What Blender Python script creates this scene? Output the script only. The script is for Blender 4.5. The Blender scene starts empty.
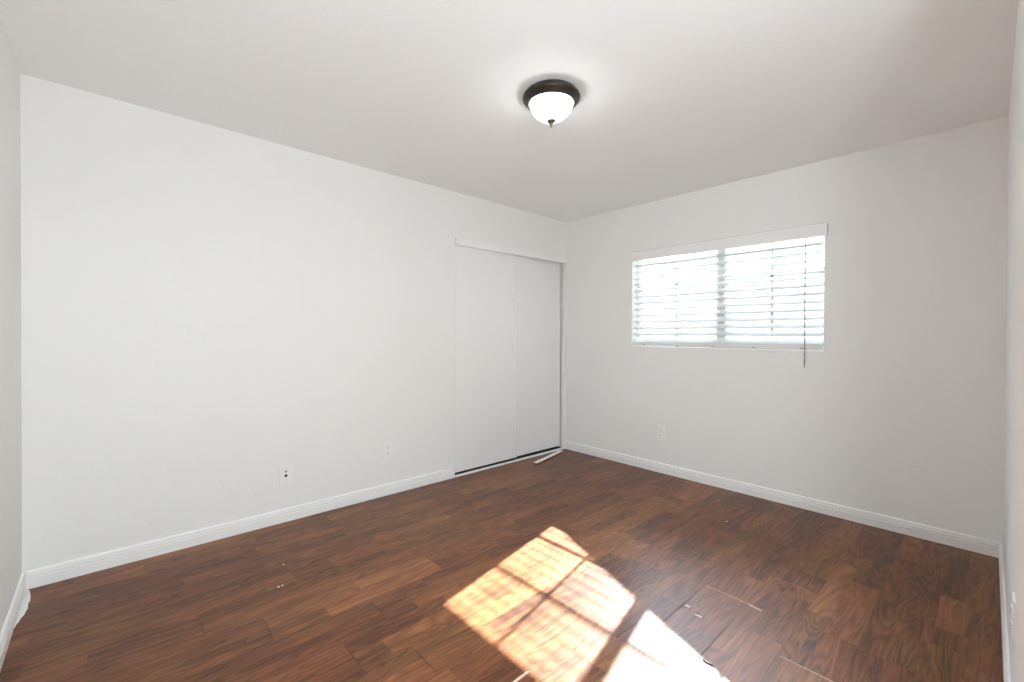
import bpy, bmesh, math, random
from mathutils import Vector, Matrix

random.seed(7)
sc = bpy.context.scene
col = sc.collection

# ------------------------------------------------------------------ camera
CAM = Vector((-3.6472, -3.1013, 1.2210))
YAW, PITCH, ROLL, FPX = 0.82614, -0.00816, 0.00514, 440.39
fw = Vector((math.cos(PITCH) * math.cos(YAW), math.cos(PITCH) * math.sin(YAW), math.sin(PITCH)))
rt = Vector((math.sin(YAW), -math.cos(YAW), 0.0))
up = rt.cross(fw)
r2 = math.cos(ROLL) * rt + math.sin(ROLL) * up
u2 = -math.sin(ROLL) * rt + math.cos(ROLL) * up
cd = bpy.data.cameras.new('camera')
cd.sensor_width = 36.0
cd.lens = 36.0 * FPX / 1024.0
cd.shift_y = -2.23 / 1024.0
cd.clip_start = 0.01
cam = bpy.data.objects.new('camera', cd)
col.objects.link(cam)
m = Matrix.Identity(4)
for i in range(3):
    m[i][0] = r2[i]; m[i][1] = u2[i]; m[i][2] = -fw[i]; m[i][3] = CAM[i]
cam.matrix_world = m
sc.camera = cam

# ------------------------------------------------------------------ view, world, sun
sc.view_settings.view_transform = 'Standard'
sc.view_settings.look = 'None'
sc.view_settings.exposure = 0.0
sc.view_settings.gamma = 1.0
sc.view_settings.use_curve_mapping = False
sc.cycles.use_denoising = True
sc.cycles.max_bounces = 16
sc.cycles.diffuse_bounces = 12
sc.cycles.transparent_max_bounces = 24
sc.cycles.sample_clamp_indirect = 6.0
SKY, SUN, BOWL, HALL_FILL, GLOBE_FILL = 2.8, 74.0, 20.0, 66.0, 80.0  # last two are strengths of the added hallway fill lamps
GLOW = 46.0                            # hazy glare of the sky around the sun
SUN_K = (1.0, 0.228, 0.75)            # direction towards the sun

world = bpy.data.worlds.new('sky'); sc.world = world
world.use_nodes = True
wn = world.node_tree; wn.nodes.clear()
w_out = wn.nodes.new('ShaderNodeOutputWorld'); w_bg = wn.nodes.new('ShaderNodeBackground')
w_tc = wn.nodes.new('ShaderNodeTexCoord'); w_sep = wn.nodes.new('ShaderNodeSeparateXYZ')
w_rmp = wn.nodes.new('ShaderNodeValToRGB')
w_rmp.color_ramp.elements[0].position = 0.0; w_rmp.color_ramp.elements[0].color = (0.95, 0.95, 0.93, 1)
w_rmp.color_ramp.elements[1].position = 0.6; w_rmp.color_ramp.elements[1].color = (0.66, 0.78, 1.0, 1)
wn.links.new(w_tc.outputs['Generated'], w_sep.inputs[0]); wn.links.new(w_sep.outputs['Z'], w_rmp.inputs[0])
wn.links.new(w_rmp.outputs[0], w_bg.inputs['Color']); wn.links.new(w_bg.outputs[0], w_out.inputs[0])
w_dot = wn.nodes.new('ShaderNodeVectorMath'); w_dot.operation = 'DOT_PRODUCT'
w_nrm = wn.nodes.new('ShaderNodeVectorMath'); w_nrm.operation = 'NORMALIZE'
wn.links.new(w_tc.outputs['Generated'], w_nrm.inputs[0]); wn.links.new(w_nrm.outputs[0], w_dot.inputs[0])
w_dot.inputs[1].default_value = Vector(SUN_K).normalized()
w_max = wn.nodes.new('ShaderNodeMath'); w_max.operation = 'MAXIMUM'; w_max.inputs[1].default_value = 0.0
w_pow = wn.nodes.new('ShaderNodeMath'); w_pow.operation = 'POWER'; w_pow.inputs[1].default_value = 11.0
w_mad = wn.nodes.new('ShaderNodeMath'); w_mad.operation = 'MULTIPLY_ADD'; w_mad.inputs[1].default_value = GLOW; w_mad.inputs[2].default_value = SKY
wn.links.new(w_dot.outputs['Value'], w_max.inputs[0]); wn.links.new(w_max.outputs[0], w_pow.inputs[0])
wn.links.new(w_pow.outputs[0], w_mad.inputs[0]); wn.links.new(w_mad.outputs[0], w_bg.inputs['Strength'])

sd = bpy.data.lights.new('sun', 'SUN'); sd.energy = SUN; sd.angle = math.radians(0.53); sd.color = (0.86, 0.93, 1.0)
sun = bpy.data.objects.new('sun', sd); col.objects.link(sun)
sun.location = (5, 1, 6)
sun.rotation_euler = Vector(SUN_K).to_track_quat('Z', 'Y').to_euler()

# ------------------------------------------------------------------ materials
def nodes_of(name):
    mt = bpy.data.materials.new(name); mt.use_nodes = True
    nt = mt.node_tree
    return mt, nt, nt.nodes['Principled BSDF']

def plain(name, color, rough=0.5, metal=0.0, spec=0.5, bump=0.0, bscale=60.0, mottled=0.0, coat=0.0):
    mt, nt, b = nodes_of(name)
    b.inputs['Base Color'].default_value = (*color, 1)
    b.inputs['Roughness'].default_value = rough
    b.inputs['Metallic'].default_value = metal
    b.inputs['Specular IOR Level'].default_value = spec
    b.inputs['Coat Weight'].default_value = coat
    tc = nt.nodes.new('ShaderNodeTexCoord')
    if bump:
        n = nt.nodes.new('ShaderNodeTexNoise'); n.inputs['Scale'].default_value = bscale
        n.inputs['Detail'].default_value = 3.0
        bp = nt.nodes.new('ShaderNodeBump'); bp.inputs['Strength'].default_value = bump
        bp.inputs['Distance'].default_value = 0.004
        nt.links.new(tc.outputs['Object'], n.inputs['Vector'])
        nt.links.new(n.outputs[0], bp.inputs['Height']); nt.links.new(bp.outputs[0], b.inputs['Normal'])
    if mottled:
        n2 = nt.nodes.new('ShaderNodeTexNoise'); n2.inputs['Scale'].default_value = 2.5
        n2.inputs['Detail'].default_value = 4.0
        mx = nt.nodes.new('ShaderNodeMix'); mx.data_type = 'RGBA'
        mx.inputs[6].default_value = (*[c * (1 - mottled) for c in color], 1)
        mx.inputs[7].default_value = (*[min(1, c * (1 + mottled)) for c in color], 1)
        nt.links.new(tc.outputs['Object'], n2.inputs['Vector'])
        nt.links.new(n2.outputs[0], mx.inputs[0]); nt.links.new(mx.outputs[2], b.inputs['Base Color'])
    return mt

M = {}
M['wall'] = plain('wall_paint', (0.862, 0.860, 0.850), 0.6, spec=0.3, bump=0.35, bscale=70, mottled=0.006)
M['ceiling'] = plain('ceiling_paint', (0.93, 0.94, 0.945), 0.8, spec=0.2, bump=0.25, bscale=45)
M['trim'] = plain('trim_paint', (0.89, 0.89, 0.885), 0.32, spec=0.5)
M['door'] = plain('door_paint', (0.87, 0.87, 0.865), 0.30, spec=0.5, bump=0.03, bscale=25)
M['door_edge'] = plain('door_edge_paint', (0.89, 0.89, 0.88), 0.25, spec=0.5)
M['bounce_floor'] = plain('pale_bounce_floor', (0.82, 0.81, 0.79), 0.95, spec=0.1, bump=0.5, bscale=300)  # pale so the unseen hallway floor bounces fill light
M['dark'] = plain('dark_gap', (0.02, 0.02, 0.02), 0.8)
M['plastic'] = plain('white_plastic', (0.885, 0.88, 0.87), 0.3)
M['slot'] = plain('slot_dark', (0.03, 0.03, 0.03), 0.5)
M['plate_grey'] = plain('socket_recess', (0.45, 0.44, 0.42), 0.4)
M['blind'] = plain('blind_white', (0.69, 0.69, 0.685), 0.45)
M['rail'] = plain('bottom_rail_white', (0.80, 0.79, 0.78), 0.4)
M['cord'] = plain('cord_white', (0.62, 0.61, 0.58), 0.7)
M['wand'] = plain('wand_grey', (0.22, 0.21, 0.19), 0.35)
M['vinyl'] = plain('vinyl_frame', (0.62, 0.62, 0.60), 0.4)
M['bronze'] = plain('oil_rubbed_bronze', (0.045, 0.035, 0.03), 0.33, metal=0.7, mottled=0.15)
M['finial'] = plain('finial_bronze', (0.16, 0.14, 0.12), 0.3, metal=0.8)
M['stucco'] = plain('neighbour_stucco', (0.42, 0.40, 0.29), 0.9, bump=0.3, bscale=30, mottled=0.05)
M['roof'] = plain('roof_edge', (0.30, 0.28, 0.25), 0.8, mottled=0.1)
M['concrete'] = plain('concrete', (0.22, 0.21, 0.19), 0.9, bump=0.1, bscale=20, mottled=0.08)
M['lintel'] = plain('outer_stucco', (0.7, 0.68, 0.62), 0.9, bump=0.2, bscale=30)
M['chip_pale'] = plain('pale_chip', (0.62, 0.53, 0.45), 0.5)
M['edge_glint'] = plain('pale_edge_glint', (0.42, 0.29, 0.21), 0.4)  # paler than the boards, stands in for glints of window light
M['chip_dark'] = plain('dark_chip', (0.05, 0.025, 0.015), 0.6)
M['dark_grey'] = plain('plain_dark_grey', (0.10, 0.10, 0.105), 0.7)  # dark grey for the floor wedge and the strip's lip
M['strip'] = plain('loose_strip_paint', (0.90, 0.86, 0.80), 0.4)

def glass_mat():
    mt = bpy.data.materials.new('window_glass'); mt.use_nodes = True
    nt = mt.node_tree; nt.nodes.clear()
    o = nt.nodes.new('ShaderNodeOutputMaterial'); mx = nt.nodes.new('ShaderNodeMixShader')
    t = nt.nodes.new('ShaderNodeBsdfTransparent'); g = nt.nodes.new('ShaderNodeBsdfGlossy')
    t.inputs[0].default_value = (0.97, 1.0, 0.98, 1); g.inputs['Roughness'].default_value = 0.02
    mx.inputs[0].default_value = 0.06
    nt.links.new(t.outputs[0], mx.inputs[1]); nt.links.new(g.outputs[0], mx.inputs[2]); nt.links.new(mx.outputs[0], o.inputs[0])
    return mt
M['glass'] = glass_mat()

def bowl_mat():
    mt, nt, b = nodes_of('alabaster_glass')
    b.inputs['Base Color'].default_value = (0.85, 0.84, 0.80, 1)
    b.inputs['Roughness'].default_value = 0.2
    tc = nt.nodes.new('ShaderNodeTexCoord'); n = nt.nodes.new('ShaderNodeTexNoise')
    n.inputs['Scale'].default_value = 9.0; n.inputs['Detail'].default_value = 2.0; n.inputs['Distortion'].default_value = 1.2
    r = nt.nodes.new('ShaderNodeValToRGB')
    r.color_ramp.elements[0].position = 0.35; r.color_ramp.elements[0].color = (0.76, 0.79, 0.80, 1)
    r.color_ramp.elements[1].position = 0.6; r.color_ramp.elements[1].color = (0.92, 0.98, 1.0, 1)
    nt.links.new(tc.outputs['Object'], n.inputs['Vector']); nt.links.new(n.outputs[0], r.inputs[0])
    nt.links.new(r.outputs[0], b.inputs['Emission Color'])
    b.inputs['Emission Strength'].default_value = BOWL
    return mt
M['bowl'] = bowl_mat()

def fill_lamp_mat(strength):  # glow of the added hallway fill lamps
    mt, nt, b = nodes_of('added_fill_glow')
    b.inputs['Emission Color'].default_value = (0.85, 0.945, 0.99, 1)
    b.inputs['Emission Strength'].default_value = strength
    return mt
M['hall_fill_glow'] = fill_lamp_mat(HALL_FILL)
M['globe_fill_glow'] = fill_lamp_mat(GLOBE_FILL)

def floor_mat():
    mt, nt, b = nodes_of('walnut_laminate')
    L = nt.links.new
    def N(t, **k):
        n = nt.nodes.new(t)
        for a, v in k.items(): setattr(n, a, v)
        return n
    def math_(op, a, bb=None, clamp=False):
        n = N('ShaderNodeMath', operation=op); n.use_clamp = clamp
        for i, v in enumerate((a, bb)):
            if v is None: continue
            if isinstance(v, (int, float)): n.inputs[i].default_value = v
            else: L(v, n.inputs[i])
        return n.outputs[0]
    geo = N('ShaderNodeTexCoord'); at = N('ShaderNodeAttribute', attribute_name='strip')
    sp = N('ShaderNodeSeparateXYZ'); L(geo.outputs['Object'], sp.inputs[0])
    sa = N('ShaderNodeSeparateColor'); L(at.outputs['Color'], sa.inputs[0])
    tone, seed, hue = sa.outputs[0], sa.outputs[1], sa.outputs[2]
    def coords(sx, sy, off):
        cx = math_('ADD', math_('MULTIPLY', sp.outputs[0], sx), math_('MULTIPLY', seed, 61.0 + off))
        cy = math_('ADD', math_('MULTIPLY', sp.outputs[1], sy), math_('MULTIPLY', seed, 37.0))
        c = N('ShaderNodeCombineXYZ'); L(cx, c.inputs[0]); L(cy, c.inputs[1]); L(math_('MULTIPLY', seed, 11.0), c.inputs[2])
        return c.outputs[0]
    def noise(vec, scale, det, dist=0.0, rough=0.5):
        n = N('ShaderNodeTexNoise'); L(vec, n.inputs['Vector'])
        n.inputs['Scale'].default_value = scale; n.inputs['Detail'].default_value = det
        n.inputs['Distortion'].default_value = dist; n.inputs['Roughness'].default_value = rough
        return n.outputs[0]
    big = noise(coords(1.25, 8.5, 0), 1.0, 1.5, 0.5)
    rings = math_('MULTIPLY', math_('PINGPONG', math_('MULTIPLY', big, 15.0), 0.5), 2.0)
    rings = math_('POWER', rings, 0.8)
    fib = noise(coords(5.0, 95.0, 5), 1.0, 2.0, 0.3, 0.55)
    blot = noise(coords(2.2, 13.0, 9), 1.0, 3.0, 0.3, 0.6)
    v = math_('ADD', math_('MULTIPLY', rings, 0.24), math_('MULTIPLY', fib, 0.52))
    v = math_('ADD', v, math_('MULTIPLY', blot, 0.72))
    v = math_('ADD', v, math_('MULTIPLY', tone, 0.42))
    v = math_('SUBTRACT', v, 0.49)
    r = N('ShaderNodeValToRGB')
    e = r.color_ramp.elements
    e[0].position = 0.14; e[0].color = (0.062, 0.020, 0.008, 1)
    e[1].position = 0.92; e[1].color = (0.360, 0.140, 0.056, 1)
    k = e.new(0.38); k.color = (0.140, 0.046, 0.016, 1)
    k = e.new(0.62); k.color = (0.215, 0.076, 0.027, 1)
    L(v, r.inputs[0])
    hs = N('ShaderNodeHueSaturation'); L(r.outputs[0], hs.inputs['Color'])
    L(math_('ADD', math_('MULTIPLY', hue, 0.010), 0.499), hs.inputs['Hue'])
    hs.inputs['Saturation'].default_value = 0.97; hs.inputs['Value'].default_value = 1.0
    L(hs.outputs[0], b.inputs['Base Color'])
    b.inputs['Specular IOR Level'].default_value = 0.27
    L(math_('ADD', math_('MULTIPLY', fib, 0.06), 0.32), b.inputs['Roughness'])
    bp = N('ShaderNodeBump'); bp.inputs['Strength'].default_value = 0.12; bp.inputs['Distance'].default_value = 0.0006
    L(math_('ADD', math_('MULTIPLY', fib, 0.7), math_('MULTIPLY', rings, 0.4)), bp.inputs['Height'])
    L(bp.outputs[0], b.inputs['Normal'])
    return mt
M['floor'] = floor_mat()

# ------------------------------------------------------------------ mesh helpers
def box(bm, x0, y0, z0, x1, y1, z1, bev=0.0):
    r = bmesh.ops.create_cube(bm, size=1.0)
    vs = r['verts']
    sx, sy, sz = abs(x1 - x0), abs(y1 - y0), abs(z1 - z0)
    for v in vs:
        v.co = Vector(((x0 + x1) / 2 + v.co.x * sx, (y0 + y1) / 2 + v.co.y * sy, (z0 + z1) / 2 + v.co.z * sz))
    if bev:
        es = list({e for v in vs for e in v.link_edges})
        bmesh.ops.bevel(bm, geom=es, offset=bev, segments=2, affect='EDGES', profile=0.6)

def lathe(bm, prof, cx=0, cy=0, seg=48):
    rings = []
    for r, z in prof:
        if r < 1e-6: rings.append([bm.verts.new((cx, cy, z))])
        else: rings.append([bm.verts.new((cx + r * math.cos(2 * math.pi * i / seg), cy + r * math.sin(2 * math.pi * i / seg), z)) for i in range(seg)])
    for a, b in zip(rings, rings[1:]):
        for i in range(seg):
            j = (i + 1) % seg
            if len(a) == 1 and len(b) == 1: continue
            if len(a) == 1: bm.faces.new((a[0], b[i], b[j]))
            elif len(b) == 1: bm.faces.new((a[i], b[0], a[j]))
            else: bm.faces.new((a[i], b[i], b[j], a[j]))
    bmesh.ops.recalc_face_normals(bm, faces=bm.faces)

def tube(bm, pts, r, seg=8):
    pts = [Vector(p) for p in pts]
    rings = []
    for i, p in enumerate(pts):
        d = (pts[min(i + 1, len(pts) - 1)] - pts[max(i - 1, 0)]).normalized()
        a = d.orthogonal().normalized() if abs(d.z) < .99 else Vector((1, 0, 0))
        b = d.cross(a).normalized(); a = b.cross(d)
        rr = r[i] if isinstance(r, (list, tuple)) else r
        rings.append([bm.verts.new(p + rr * (math.cos(2 * math.pi * k / seg) * a + math.sin(2 * math.pi * k / seg) * b)) for k in range(seg)])
    for A, B in zip(rings, rings[1:]):
        for k in range(seg):
            bm.faces.new((A[k], A[(k + 1) % seg], B[(k + 1) % seg], B[k]))
    bm.faces.new(rings[0][::-1]); bm.faces.new(rings[-1])
    bmesh.ops.recalc_face_normals(bm, faces=bm.faces)

def sweep(bm, prof, p0, p1, n):
    """extrude a profile (list of (out, z)) along the floor line p0-p1; n = unit vector pointing into the room"""
    a, b = [], []
    for o, z in prof:
        a.append(bm.verts.new((p0[0] + n[0] * o, p0[1] + n[1] * o, z)))
        b.append(bm.verts.new((p1[0] + n[0] * o, p1[1] + n[1] * o, z)))
    k = len(prof)
    for i in range(k):
        j = (i + 1) % k
        bm.faces.new((a[i], a[j], b[j], b[i]))
    bm.faces.new(a); bm.faces.new(b[::-1])
    bmesh.ops.recalc_face_normals(bm, faces=bm.faces)

def obj(name, bm, mat, parent=None, smooth=False):
    me = bpy.data.meshes.new(name); bm.to_mesh(me); bm.free()
    me.materials.append(M[mat])
    if smooth:
        for p in me.polygons: p.use_smooth = True
    o = bpy.data.objects.new(name, me); col.objects.link(o)
    if parent is not None:
        o.parent = parent
        o.location = -parent.location if False else (0, 0, 0)
    return o

def boxes(name, mat, lst, parent=None, bev=0.0):
    bm = bmesh.new()
    for b in lst: box(bm, *b, bev=bev)
    return obj(name, bm, mat, parent)

def struct(o):
    o['kind'] = 'structure'; return o

def thing(name, label, cat, loc=(0, 0, 0), rot=(0, 0, 0), group=None):
    o = bpy.data.objects.new(name, None); col.objects.link(o)
    o.location = loc; o.rotation_euler = rot; o.empty_display_size = 0.1
    o['label'] = label; o['category'] = cat
    if group: o['group'] = group
    return o

def tag(o, label, cat, group=None):
    o['label'] = label; o['category'] = cat
    if group: o['group'] = group
    return o

# ------------------------------------------------------------------ room shell
A, B, H, T = 3.942, 3.159, 2.44, 0.15        # west extent, south extent, height, wall thickness
CL, CR, CH = -1.456, -0.004, 2.035           # closet opening
WY0, WY1, WZ0, WZ1 = -2.322, -0.812, 1.122, 2.012   # window opening in the east wall
DX0, DX1 = -3.86, -2.18                      # unseen doorway behind the viewer, added wide to let fill light in

# floor: three-strip laminate boards, 0.197 wide
def build_floor():
    PW = 0.197; SW = PW / 3
    known = {3: -2.952, 4: -3.355, 5: -3.155, 6: -2.762, 7: -2.961, 8: -2.77, 11: -1.49, 12: -1.165, 13: -1.755}
    bm = bmesh.new(); lay = bm.loops.layers.color.new('strip')
    def quad(x0, x1, y0, y1, c, z=0.0):
        f = bm.faces.new([bm.verts.new(p) for p in ((x0, y1, z), (x1, y1, z), (x1, y0, z), (x0, y0, z))])
        for l in f.loops: l[lay] = c
    X0, X1 = -A, 0.0
    for r in range(0, 29):
        rnd = random.Random(100 + r)
        j0 = known.get(r, -rnd.uniform(0, 1.2)); Lb = 1.197
        while j0 > X0: j0 -= Lb
        # boards
        k = j0
        while k < X1:
            b0, b1 = k, k + Lb
            btone = rnd.uniform(-0.13, 0.13)
            for s, (o0, o1) in enumerate(((0.0, 0.085), (0.085, PW))):
                y0 = -r * PW - o0; y1 = -r * PW - o1
                cuts = [b0]
                c = b0 + [0.30, 0.12][s] + rnd.uniform(-.06, .2)
                while c < b1 - 0.08:
                    cuts.append(c); c += rnd.uniform(.36, .62)
                cuts.append(b1)
                for a_, c_ in zip(cuts, cuts[1:]):
                    lo, hi = max(a_, X0), min(c_, X1)
                    if hi - lo < 1e-4: continue
                    t = min(1, max(0, 0.5 + btone + rnd.uniform(-0.30, 0.30)))
                    quad(lo, hi, y0, max(y1, -5.9), (t, rnd.random(), rnd.random(), 1.0))
            k += Lb
    f = obj('floor', bm, 'floor'); struct(f)
    # joints that stand open
    g = bmesh.new()
    def seam(x0, y0, x1, y1, w, z=0.0006):
        d = Vector((x1 - x0, y1 - y0, 0)).normalized(); n = Vector((-d.y, d.x, 0)) * w / 2
        P = [Vector((x0, y0, z)), Vector((x1, y1, z))]
        # lens-shaped opening, pointed at both ends
        mid = [P[0].lerp(P[1], t) for t in (0.25, 0.5, 0.75)]
        loop = [P[0]] + [q + n * s for q, s in zip(mid, (0.8, 1, 0.8))] + [P[1]] + [q - n * s for q, s in zip(mid[::-1], (0.8, 1, 0.8))]
        top = [g.verts.new(p) for p in loop]
        bot = [g.verts.new(p - Vector((0, 0, 0.0004))) for p in loop]
        g.faces.new(top)
        for i in range(len(top)):
            j = (i + 1) % len(top); g.faces.new((top[i], bot[i], bot[j], top[j]))
    for r in (3, 4, 5, 6, 7, 8):
        w = {3: .0022, 4: .0032, 5: .0034, 6: .0048, 7: .0052, 8: .0054}[r]
        seam(known[r], -r * PW - .003, known[r], -(r + 1) * PW + .003, w)
    seam(-1.44, -11 * PW, -2.55, -11 * PW, .0046)
    seam(-1.60, -12 * PW, -2.15, -12 * PW, .0044)
    seam(-1.165, -12 * PW, -1.165, -13 * PW, .0030)
    seam(-1.68, -11 * PW, -1.80, -11 * PW, .010, .0008)
    seam(-1.30, -13 * PW, -1.9, -13 * PW, .0012)
    bmesh.ops.recalc_face_normals(g, faces=g.faces)
    obj('open_joint', g, 'chip_dark', f)
    # swollen board edges, window glint painted in as a paler colour
    e = bmesh.new()
    def ridge(x0, y0, x1, y1, w=.0045, h=.0013):
        d = Vector((x1 - x0, y1 - y0, 0)).normalized(); n = Vector((-d.y, d.x, 0)) * w / 2
        a0, a1 = Vector((x0, y0, 0)), Vector((x1, y1, 0))
        v = [e.verts.new(p) for p in (a0 - n, a0 + n, a1 + n, a1 - n, a0.lerp(a1, .06) + Vector((0, 0, h)), a0.lerp(a1, .94) + Vector((0, 0, h)))]
        for q in ((0, 3, 5, 4), (1, 4, 5, 2), (0, 4, 1), (3, 2, 5)): e.faces.new([v[i] for i in q])
    ridge(-1.488, -2.175, -1.494, -2.375)
    ridge(-1.163, -2.375, -1.163, -2.52, .004)
    ridge(-1.755, -2.57, -1.758, -2.75)
    ridge(-1.497, -2.372, -1.505, -2.425, .012, .003)
    bmesh.ops.recalc_face_normals(e, faces=e.faces)
    obj('raised_board_edge', e, 'edge_glint', f)
    return f
build_floor()

struct(boxes('ceiling', 'ceiling', [(-A - T, -5.9, H, T, T, H + 0.12)]))
# north wall with the closet opening
struct(boxes('wall_north', 'wall', [(-A - T, 0, 0, CL, 0.10, H), (CL, 0, CH, 0.0, 0.10, H)]))
# closet interior behind the doors
struct(boxes('wall_closet', 'wall', [(CL - .3, 0.66, 0, 0.0, 0.70, H), (CL - .34, 0.10, 0, CL - .30, 0.70, H), (CL - .30, 0.10, H - .04, 0, .70, H)]))
struct(boxes('floor_closet', 'floor', [(CL - .3, 0.0, -0.03, 0.0, 0.66, -0.001)]))
# east wall with the window opening
struct(boxes('wall_east', 'wall', [(0, -B - T, 0, T, WY0, H), (0, WY1, 0, T, 0.75, H), (0, WY0, 0, T, WY1, WZ0), (0, WY0, WZ1, T, WY1, H)]))
# south wall with the added fill-light doorway behind the viewer, west wall
struct(boxes('wall_south', 'wall', [(DX1, -B - 0.11, 0, 0, -B, H), (-A, -B - 0.11, 0, DX0, -B, H), (DX0, -B - 0.11, 2.30, DX1, -B, H)]))
struct(boxes('wall_west', 'wall', [(-A - T, -5.9, 0, -A, 0, H)]))
# unseen hallway beyond the doorway, added to hold the fill lamps
struct(boxes('wall_hall_added', 'wall', [(-A, -5.9, 0, -1.2, -5.8, H), (-1.3, -5.8, 0, -1.2, -B - 0.11, H)]))

struct(boxes('floor_hall_bounce', 'bounce_floor', [(-A, -5.8, -0.02, -1.3, -B - .0, 0.001)]))  # pale floor added to bounce lamp light up through the doorway

# baseboards
BB = [(0, 0), (0.013, 0), (0.013, 0.048), (0.0080, 0.049), (0.0080, 0.0525), (0.0120, 0.0535), (0.0120, 0.064), (0.0070, 0.065), (0.0070, 0.0685), (0.0100, 0.0695), (0.0095, 0.077), (0.006, 0.083), (0, 0.085)]
def baseboard(name, p0, p1, n):
    bm = bmesh.new(); sweep(bm, BB, p0, p1, n); return struct(obj(name, bm, 'trim'))
baseboard('baseboard_north', (-A + .013, 0), (CL - .004, 0), (0, -1))
baseboard('baseboard_east', (0, 0.0), (0, -B), (-1, 0))
baseboard('baseboard_south', (DX1 + .06, -B), (-0.013, -B), (0, 1))
bw = baseboard('baseboard_west', (-A, 0.0), (-A, -B + .0), (1, 0))
# lumpy caulk and paint along the foot of the west baseboard
bm = bmesh.new()
rr = random.Random(5)
pts = []
for i in range(15):
    y = -0.02 - i * 0.026
    w = 0.010 + 0.014 * math.sin(math.pi * min(1, i / 12)) + rr.uniform(-.003, .003)
    pts.append((y, max(.002, w if i < 13 else .003)))
base = [bm.verts.new((-A + .012, y, 0.0006)) for y, w in pts]
out = [bm.verts.new((-A + .013 + w, y, 0.0006)) for y, w in pts]
mid = [bm.verts.new((-A + .013, y, 0.006)) for y, w in pts]
for i in range(len(pts) - 1):
    bm.faces.new((mid[i], mid[i + 1], out[i + 1], out[i])); bm.faces.new((base[i], base[i + 1], mid[i + 1], mid[i]))
bmesh.ops.recalc_face_normals(bm, faces=bm.faces)
obj('caulk_bead', bm, 'trim', bw, True)

# closet: head fascia, floor track, two sliding doors
t1 = struct(boxes('trim_1', 'trim', [(CL + .002, -0.019, 1.992, 0.0, 0.006, 2.048)], bev=0.002))
t2 = struct(boxes('trim_2', 'trim', [(CL + .004, -0.012, 0.0, -0.002, 0.012, 0.014)], bev=0.002))
boxes('guide_rail', 'dark', [(CL + .004, 0.013, 0.0, -0.004, 0.095, 0.004)], t2)
struct(boxes('trim_3', 'wall', [(-0.026, -0.006, 0.0, 0.0, 0.040, 1.995)], bev=0.002))
def closet_door(name, x0, x1, y, zb):
    d = struct(boxes(name, 'door', [(x0 + .012, y, zb + .002, x1 - .012, y + 0.018, 2.012)], bev=0.001))
    for a, b in ((x0, x0 + .0145), (x1 - .0145, x1)):
        boxes('edge_stile', 'door_edge', [(a, y - 0.004, zb, b, y + 0.020, 2.014)], d, bev=0.0015)
    return d
closet_door('door_1', CL + .004, -0.712, 0.010, 0.031)
closet_door('door_2', -0.735, -0.034, 0.050, 0.024)

# ------------------------------------------------------------------ window
XG = 0.11                                     # glass plane
win = struct(boxes('window_1', 'vinyl', [
    (XG - .025, WY0, WZ0, XG + .03, WY1, WZ0 + .018), (XG - .025, WY0, WZ1 - .014, XG + .03, WY1, WZ1),
    (XG - .025, WY0, WZ0 + .018, XG + .03, WY0 + .018, WZ1 - .014), (XG - .025, WY1 - .016, WZ0 + .018, XG + .03, WY1, WZ1 - .014)], bev=0.001))
MY0, MY1 = -1.622, -1.556
boxes('mullion', 'vinyl', [(XG - .020, MY0, WZ0 + .018, XG + .025, MY1, WZ1 - .014)], win, bev=0.002)
for y0, y1, my in ((MY1, WY1 - .016, -1.195), (WY0 + .018, MY0, -1.965)):
    boxes('glass_pane', 'glass', [(XG - .002, y0, WZ0 + .018, XG + .002, y1, WZ1 - .014)], win)
    for z in (1.380, 1.686):
        boxes('muntin', 'vinyl', [(XG + .003, y0, z - .008, XG + .012, y1, z + .008)], win)
    boxes('muntin', 'vinyl', [(XG + .003, my - .008, WZ0 + .018, XG + .012, my + .008, WZ1 - .014)], win)
boxes('window_sill', 'trim', [(-0.004, WY0 + .001, WZ0 - .012, XG - .025, WY1 - .001, WZ0 + .0025)], win, bev=.001)

# ------------------------------------------------------------------ venetian blind
YC = (WY0 + WY1) / 2
bl = thing('venetian_blind', 'white horizontal slat blind covering the only window', 'window blind', (0.0, YC, WZ0))
def loc(bmf, name, mat, parent=bl, smooth=False):
    bm = bmesh.new(); bmf(bm)
    for v in bm.verts: v.co -= Vector((0, YC, WZ0))
    return obj(name, bm, mat, parent, smooth)
loc(lambda b: [box(b, -0.016, WY0 - .018, 1.918, -0.0005, WY1 + .004, 2.003, bev=.0025), box(b, -0.013, WY0 - .018, 1.920, 0.000, WY0 - .010, 1.998), box(b, -0.013, WY1 - .004, 1.920, 0.000, WY1 + .004, 1.998)], 'valance', 'trim')
loc(lambda b: box(b, -0.003, WY0 + .002, 1.936, 0.066, WY1 - .002, 2.0115, bev=.001), 'head_rail', 'blind')
SXC, PITCH_S, SW_, TH = 0.040, 0.0578, 0.0635, 0.0025
TIL = math.atan2(0.75, 1.0)  # outer edge tipped up towards the light
nsl = 13
zs = [1.188 + i * PITCH_S for i in range(nsl)]
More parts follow.
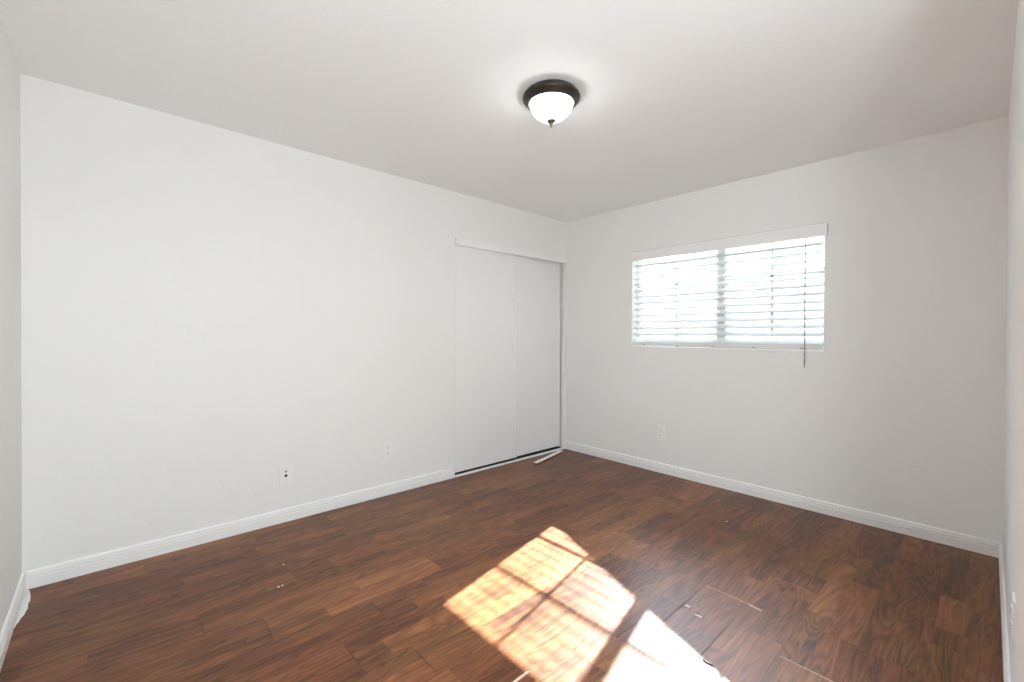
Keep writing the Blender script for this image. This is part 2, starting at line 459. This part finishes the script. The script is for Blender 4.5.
for i, z in enumerate(zs):
    def f(b, z=z):
        rr = random.Random(i * 3 + 1)
        ti = TIL + rr.uniform(-.004, .004)
        y0, y1 = WY0 + .008, WY1 - .008
        n = 7; nx = 6
        c, s = math.cos(ti), math.sin(ti)
        rows_t, rows_b = [], []
        for k in range(n):
            y = y0 + (y1 - y0) * k / (n - 1)
            sag = -0.0012 * math.sin(math.pi * k / (n - 1) * 4) ** 2
            rt_, rb_ = [], []
            for q in range(nx):
                u = (q / (nx - 1) - .5) * SW_
                crown = 0.0022 * (1 - (2 * u / SW_) ** 2)
                for lst, w in ((rt_, crown + TH / 2), (rb_, crown - TH / 2)):
                    lst.append(b.verts.new((SXC + u * c - w * s, y, z + sag + u * s + w * c)))
            rows_t.append(rt_); rows_b.append(rb_)
        for k in range(n - 1):
            for q in range(nx - 1):
                b.faces.new((rows_t[k][q], rows_t[k + 1][q], rows_t[k + 1][q + 1], rows_t[k][q + 1]))
                b.faces.new((rows_b[k][q], rows_b[k][q + 1], rows_b[k + 1][q + 1], rows_b[k + 1][q]))
            for q in (0, nx - 1):
                b.faces.new((rows_t[k][q], rows_b[k][q], rows_b[k + 1][q], rows_t[k + 1][q]))
        for k in (0, n - 1):
            for q in range(nx - 1):
                b.faces.new((rows_t[k][q], rows_t[k][q + 1], rows_b[k][q + 1], rows_b[k][q]))
        bmesh.ops.recalc_face_normals(b, faces=b.faces)
    loc(f, 'slat', 'blind')
loc(lambda b: box(b, -0.002, WY0 + .008, WZ0 + .010, 0.050, WY1 - .008, WZ0 + .046, bev=.003), 'bottom_rail', 'rail')
for y in (-0.945, -1.258, -1.568, -1.878, -2.195):
    for x in (0.0115, 0.068):
        loc(lambda b: tube(b, [(x, y, 1.15), (x, y, 1.96)], .0008, 6), 'ladder_cord', 'cord')
    loc(lambda b: box(b, -0.005, y - .012, WZ0 + .008, 0.02, y + .012, WZ0 + .020, bev=.002), 'cord_clip', 'plate_grey')
lc = loc(lambda b: tube(b, [(-0.004, -0.909, 1.94), (-0.006, -0.909, 1.5), (-0.005, -0.910, 1.01)], .0009, 6), 'lift_cord', 'cord')
loc(lambda b: [tube(b, [(-0.005, -0.910, 1.012), (-0.005, -0.910, .990), (-0.005, -0.910, .982)], [.0025, .0055, .004], 10)], 'tassel', 'plastic', lc, True)
loc(lambda b: [tube(b, [(-0.008, -2.212, 1.945), (-0.012, -2.212, 1.5), (-0.010, -2.214, 1.06)], .0032, 6), tube(b, [(-0.010, -2.214, 1.06), (-0.010, -2.212, 1.035), (-0.010, -2.212, 1.0)], [.0045, .004, .0015], 8)], 'tilt_wand', 'wand')

# ------------------------------------------------------------------ outside
struct(boxes('ground', 'concrete', [(T, -9, -0.35, 14, 9, -0.25)]))
XN = 1.35
def top(y): return 1.389 + 0.75 * XN + 0.345 * (-1.582 + 0.228 * XN - y)
nb = thing('neighbour_shed', 'pale cream shed wall with a sloping roof edge close outside the window', 'shed', (XN, -1.0, -0.25))
def shed(b, x0, x1, ya, yb, lift0, lift1):
    v = []
    for x in (x0, x1):
        for y, z in ((ya, None), (yb, None)):
            v.append(b.verts.new((x - XN, y + 1.0, (top(y) + lift0 if lift0 is not None else -.25) + .25)))
            v.append(b.verts.new((x - XN, y + 1.0, top(y) + lift1 + .25)))
    for q in ((0, 1, 3, 2), (4, 6, 7, 5), (0, 4, 5, 1), (2, 3, 7, 6), (1, 5, 7, 3), (0, 2, 6, 4)): b.faces.new([v[i] for i in q])
    bmesh.ops.recalc_face_normals(b, faces=b.faces)
bm = bmesh.new(); shed(bm, XN + .02, XN + 1.4, -3.6, 1.6, None, -.05); obj('wall_panel', bm, 'stucco', nb)
bm = bmesh.new(); shed(bm, XN, XN + 1.45, -3.65, 1.65, -.05, 0.0); obj('roof', bm, 'roof', nb)

# ------------------------------------------------------------------ ceiling light
LX, LY = -1.993, -1.590
cl = thing('ceiling_light', 'dark bronze flush ceiling light with a glowing alabaster glass bowl', 'ceiling light', (LX, LY, H))
bm = bmesh.new()
lathe(bm, [(0, 0), (.128, 0), (.132, -.004), (.134, -.010), (.142, -.016), (.1455, -.024), (.1445, -.031), (.139, -.036), (.134, -.040), (.127, -.050), (.119, -.056), (.114, -.056), (.112, -.050), (.108, -.020), (0, -.016)])
obj('canopy', bm, 'bronze', cl, True)
bm = bmesh.new()
R0, D0 = .1075, .086
pr = [(R0 * math.cos(t), -.050 - D0 * math.sin(t) ** 1.0) for t in [math.pi / 2 * i / 16 for i in range(17)]]
pr = [(max(r, 0.0), z) for r, z in pr]; pr[-1] = (0.0, pr[-1][1])
lathe(bm, pr)
obj('glass_bowl', bm, 'bowl', cl, True)
bm = bmesh.new()
zb = -.050 - D0
lathe(bm, [(0, zb + .012), (.016, zb + .010), (.023, zb + .002), (.022, zb - .004), (.014, zb - .010), (.007, zb - .014), (.008, zb - .020), (.0065, zb - .028), (.003, zb - .034), (0, zb - .036)], seg=24)
obj('finial', bm, 'finial', cl, True)

# unseen hallway fill lamps behind the viewer, added to brighten the room
hl = thing('hall_fill_light', 'added round white fill light, unseen in the hallway beyond the doorway', 'ceiling light', (-3.2, -3.85, H))
bm = bmesh.new(); lathe(bm, [(0, 0), (.22, 0), (.225, -.01), (.222, -.03), (.20, -.034), (0, -.034)]); obj('rim', bm, 'plastic', hl, True)
bm = bmesh.new(); lathe(bm, [(.20, -.035), (.19, -.055), (.13, -.075), (0, -.085)]); obj('diffuser', bm, 'hall_fill_glow', hl, True)

fl = thing('hall_fill_lamp', 'added white fill lamp with a round globe, unseen in the hallway beyond the doorway', 'floor lamp', (-3.45, -3.62, 0.001))
bm = bmesh.new(); lathe(bm, [(0, 0), (.14, 0), (.145, .008), (.13, .02), (.03, .028), (0, .028)]); obj('base', bm, 'plastic', fl, True)
bm = bmesh.new(); lathe(bm, [(0, .028), (.012, .028), (.012, 1.40), (.045, 1.42), (.05, 1.45), (0, 1.45)], seg=20); obj('pole', bm, 'plastic', fl, True)
bm = bmesh.new(); lathe(bm, [(.165 * math.sin(t), 1.61 - .165 * math.cos(t)) for t in [math.pi * i / 20 for i in range(21)]]); obj('globe', bm, 'globe_fill_glow', fl, True)

# ------------------------------------------------------------------ wall plates
def wall_plate(name, label, cat, loc_, rz, style, group=None, mat='plastic'):
    """built facing -y, back on the wall plane; rz turns it to its wall"""
    t = thing(name, label, cat, loc_, (0, 0, rz), group)
    w, h = .070, .114
    if style in ('jack', 'duplex'): w, h = .078, .125
    bm = bmesh.new(); box(bm, -w / 2, -.006, -h / 2, w / 2, 0.0, h / 2, bev=.0022); obj('cover_plate', bm, mat, t)
    if style == 'duplex':
        for s in (-1, 1):
            bm = bmesh.new(); box(bm, -.0165, -.0085, s * .0235 - .0135, .0165, -.005, s * .0235 + .0135, bev=.003)
            so = obj('socket', bm, mat, t)
            bm = bmesh.new()
            for x in (-.0065, .0065): box(bm, x - .0012, -.0088, s * .0235 - .002, x + .0012, -.0082, s * .0235 + .007)
            lathe(bm, [(0, 0), (.0025, 0), (.0025, .0008), (0, .0008)], seg=10)
            for v in bm.verts:
                if abs(v.co.z) < .001 and abs(v.co.x) < .003 and abs(v.co.y) < .003:
                    x_, y_, z_ = v.co; v.co = Vector((x_, -.0088 + z_, s * .0235 - .008 + y_))
            obj('slot', bm, 'slot', so)
        bm = bmesh.new(); lathe(bm, [(0, .0015), (.002, .0015), (.003, 0)], seg=12); bmesh.ops.rotate(bm, verts=bm.verts, cent=(0, 0, 0), matrix=Matrix.Rotation(math.pi / 2, 3, 'X'))
        for v in bm.verts: v.co.y -= .006
        obj('screw', bm, 'plate_grey', t)
    if style == 'jack':
        for z, r, mm in ((.022, .0075, 'plate_grey'), (-.006, .0085, 'slot')):
            bm = bmesh.new(); lathe(bm, [(r, 0), (r, .004), (r * .7, .0045), (r * .6, .002), (0, .002)], seg=20)
            bmesh.ops.rotate(bm, verts=bm.verts, cent=(0, 0, 0), matrix=Matrix.Rotation(math.pi / 2, 3, 'X'))
            for v in bm.verts: v.co.y -= .006; v.co.z += z
            obj('jack', bm, mm, t)
        for z in (.048, -.048):
            bm = bmesh.new(); lathe(bm, [(0, .0015), (.002, .0015), (.003, 0)], seg=12); bmesh.ops.rotate(bm, verts=bm.verts, cent=(0, 0, 0), matrix=Matrix.Rotation(math.pi / 2, 3, 'X'))
            for v in bm.verts: v.co.y -= .006; v.co.z += z
            obj('screw', bm, 'plate_grey', t)
    return t
wall_plate('jack_plate', 'white wall plate with a dark round jack, low on the long wall', 'wall plate', (-2.789, 0, .306), 0, 'jack')
wall_plate('wall_outlet', 'white double outlet on the long wall, nearest the closet', 'outlet', (-2.074, 0, .340), 0, 'duplex')
wall_plate('wall_outlet', 'white double outlet on the wall below the window', 'outlet', (0, -1.117, .357), -math.pi / 2, 'duplex')
wall_plate('wall_outlet', 'white outlet seen edge-on at the right edge above the baseboard', 'outlet', (-1.70, -B, .400), math.pi, 'duplex')
wall_plate('blank_wall_plate', 'painted-over blank plate on the long wall, farthest left', 'wall plate', (-3.613, 0.0043, .640), 0, 'blank', mat='wall')

# ------------------------------------------------------------------ loose bits on the floor
def strip_piece():
    a, b = Vector((-0.672, -0.208, 0)), Vector((-0.130, -0.058, 0))
    t = thing('loose_trim_strip', 'loose white strip of trim lying on the floor at the closet corner', 'trim strip', (a.x, a.y, 0))
    d = (b - a); L_ = d.length; ang = math.atan2(d.y, d.x)
    t.rotation_euler = (0, 0, ang)
    bm = bmesh.new(); box(bm, 0, -.022, .006, L_, .022, .0105, bev=.001)
    for v in bm.verts: v.co.z += .010 * (1 - v.co.x / L_)
    obj('face', bm, 'strip', t)
    bm = bmesh.new(); box(bm, .003, .012, .000, L_ - .003, .0165, .0065, bev=.0008)
    for v in bm.verts:
        if v.co.z > .005: v.co.z += .010 * (1 - v.co.x / L_)
    obj('lip', bm, 'dark_grey', t)
strip_piece()

def flake(name, label, cat, x, y, pts, h, mat, tilt=0.0, group=None):
    bm = bmesh.new()
    t_ = [bm.verts.new((px, py, h + tilt * px)) for px, py in pts]
    b_ = [bm.verts.new((px, py, 0.0)) for px, py in pts]
    bm.faces.new(t_)
    for i in range(len(pts)):
        j = (i + 1) % len(pts); bm.faces.new((t_[i], b_[i], b_[j], t_[j]))
    bm.faces.new(b_[::-1]); bmesh.ops.recalc_face_normals(bm, faces=bm.faces)
    o = obj(name, bm, mat); o.location = (x, y, 0.0008)
    return tag(o, label, cat, group)
flake('grey_wedge', 'flat dark grey wedge between closet track and loose strip', 'scrap', -0.28, -0.045,
      [(-.17, -.035), (-.15, -.045), (.13, .012), (.16, .031), (.0, .031), (-.09, .010)], .0012, 'dark_grey')  # flat dark grey wedge laid beside the loose strip
flake('wood_chip', 'dark splinter on the floor at the right end of the sun patch', 'chip', -1.992, -2.399,
      [(-.004, .018), (.006, .010), (.004, -.016), (-.006, -.020), (-.009, .004)], .004, 'chip_dark', .05)
flake('laminate_flake', 'pale flake right of the sun patch, lying alone on a board', 'chip', -1.755, -2.252,
      [(-.002, .016), (.004, .014), (.005, -.014), (-.001, -.018)], .003, 'chip_pale', .3)
flake('laminate_flake', 'pale flake at the open joint crossing right of the sun patch', 'chip', -1.722, -2.186,
      [(-.006, .008), (.006, .006), (.004, -.016), (-.004, -.014)], .003, 'chip_pale', .2)
flake('laminate_flake', 'pale sliver at the bottom of the sun patch, front edge', 'chip', -2.560, -1.981,
      [(-.05, .004), (.03, .006), (.04, -.002), (-.045, -.004)], .003, 'chip_pale', .0)
def crumb(x, y, r, label):
    pts = [(r * math.cos(a) * random.uniform(.7, 1.1), r * math.sin(a) * random.uniform(.7, 1.1)) for a in [k * math.pi / 3 for k in range(6)]]
    return flake('paint_crumb', label, 'crumb', x, y, pts, r * .5, 'strip')
crumb(-2.960, -0.583, .0045, 'white paint crumb on the dark floor, farthest back of three at left')
crumb(-3.038, -0.789, .0045, 'white paint crumb on the dark floor, left one of the front pair')
crumb(-3.020, -0.789, .0045, 'white paint crumb on the dark floor, right one of the front pair')
crumb(-0.644, -1.940, .0050, 'pale crumb on the floor towards the window wall, the largest there')
crumb(-0.305, -1.751, .0040, 'pale crumb on the floor nearest the window wall baseboard')
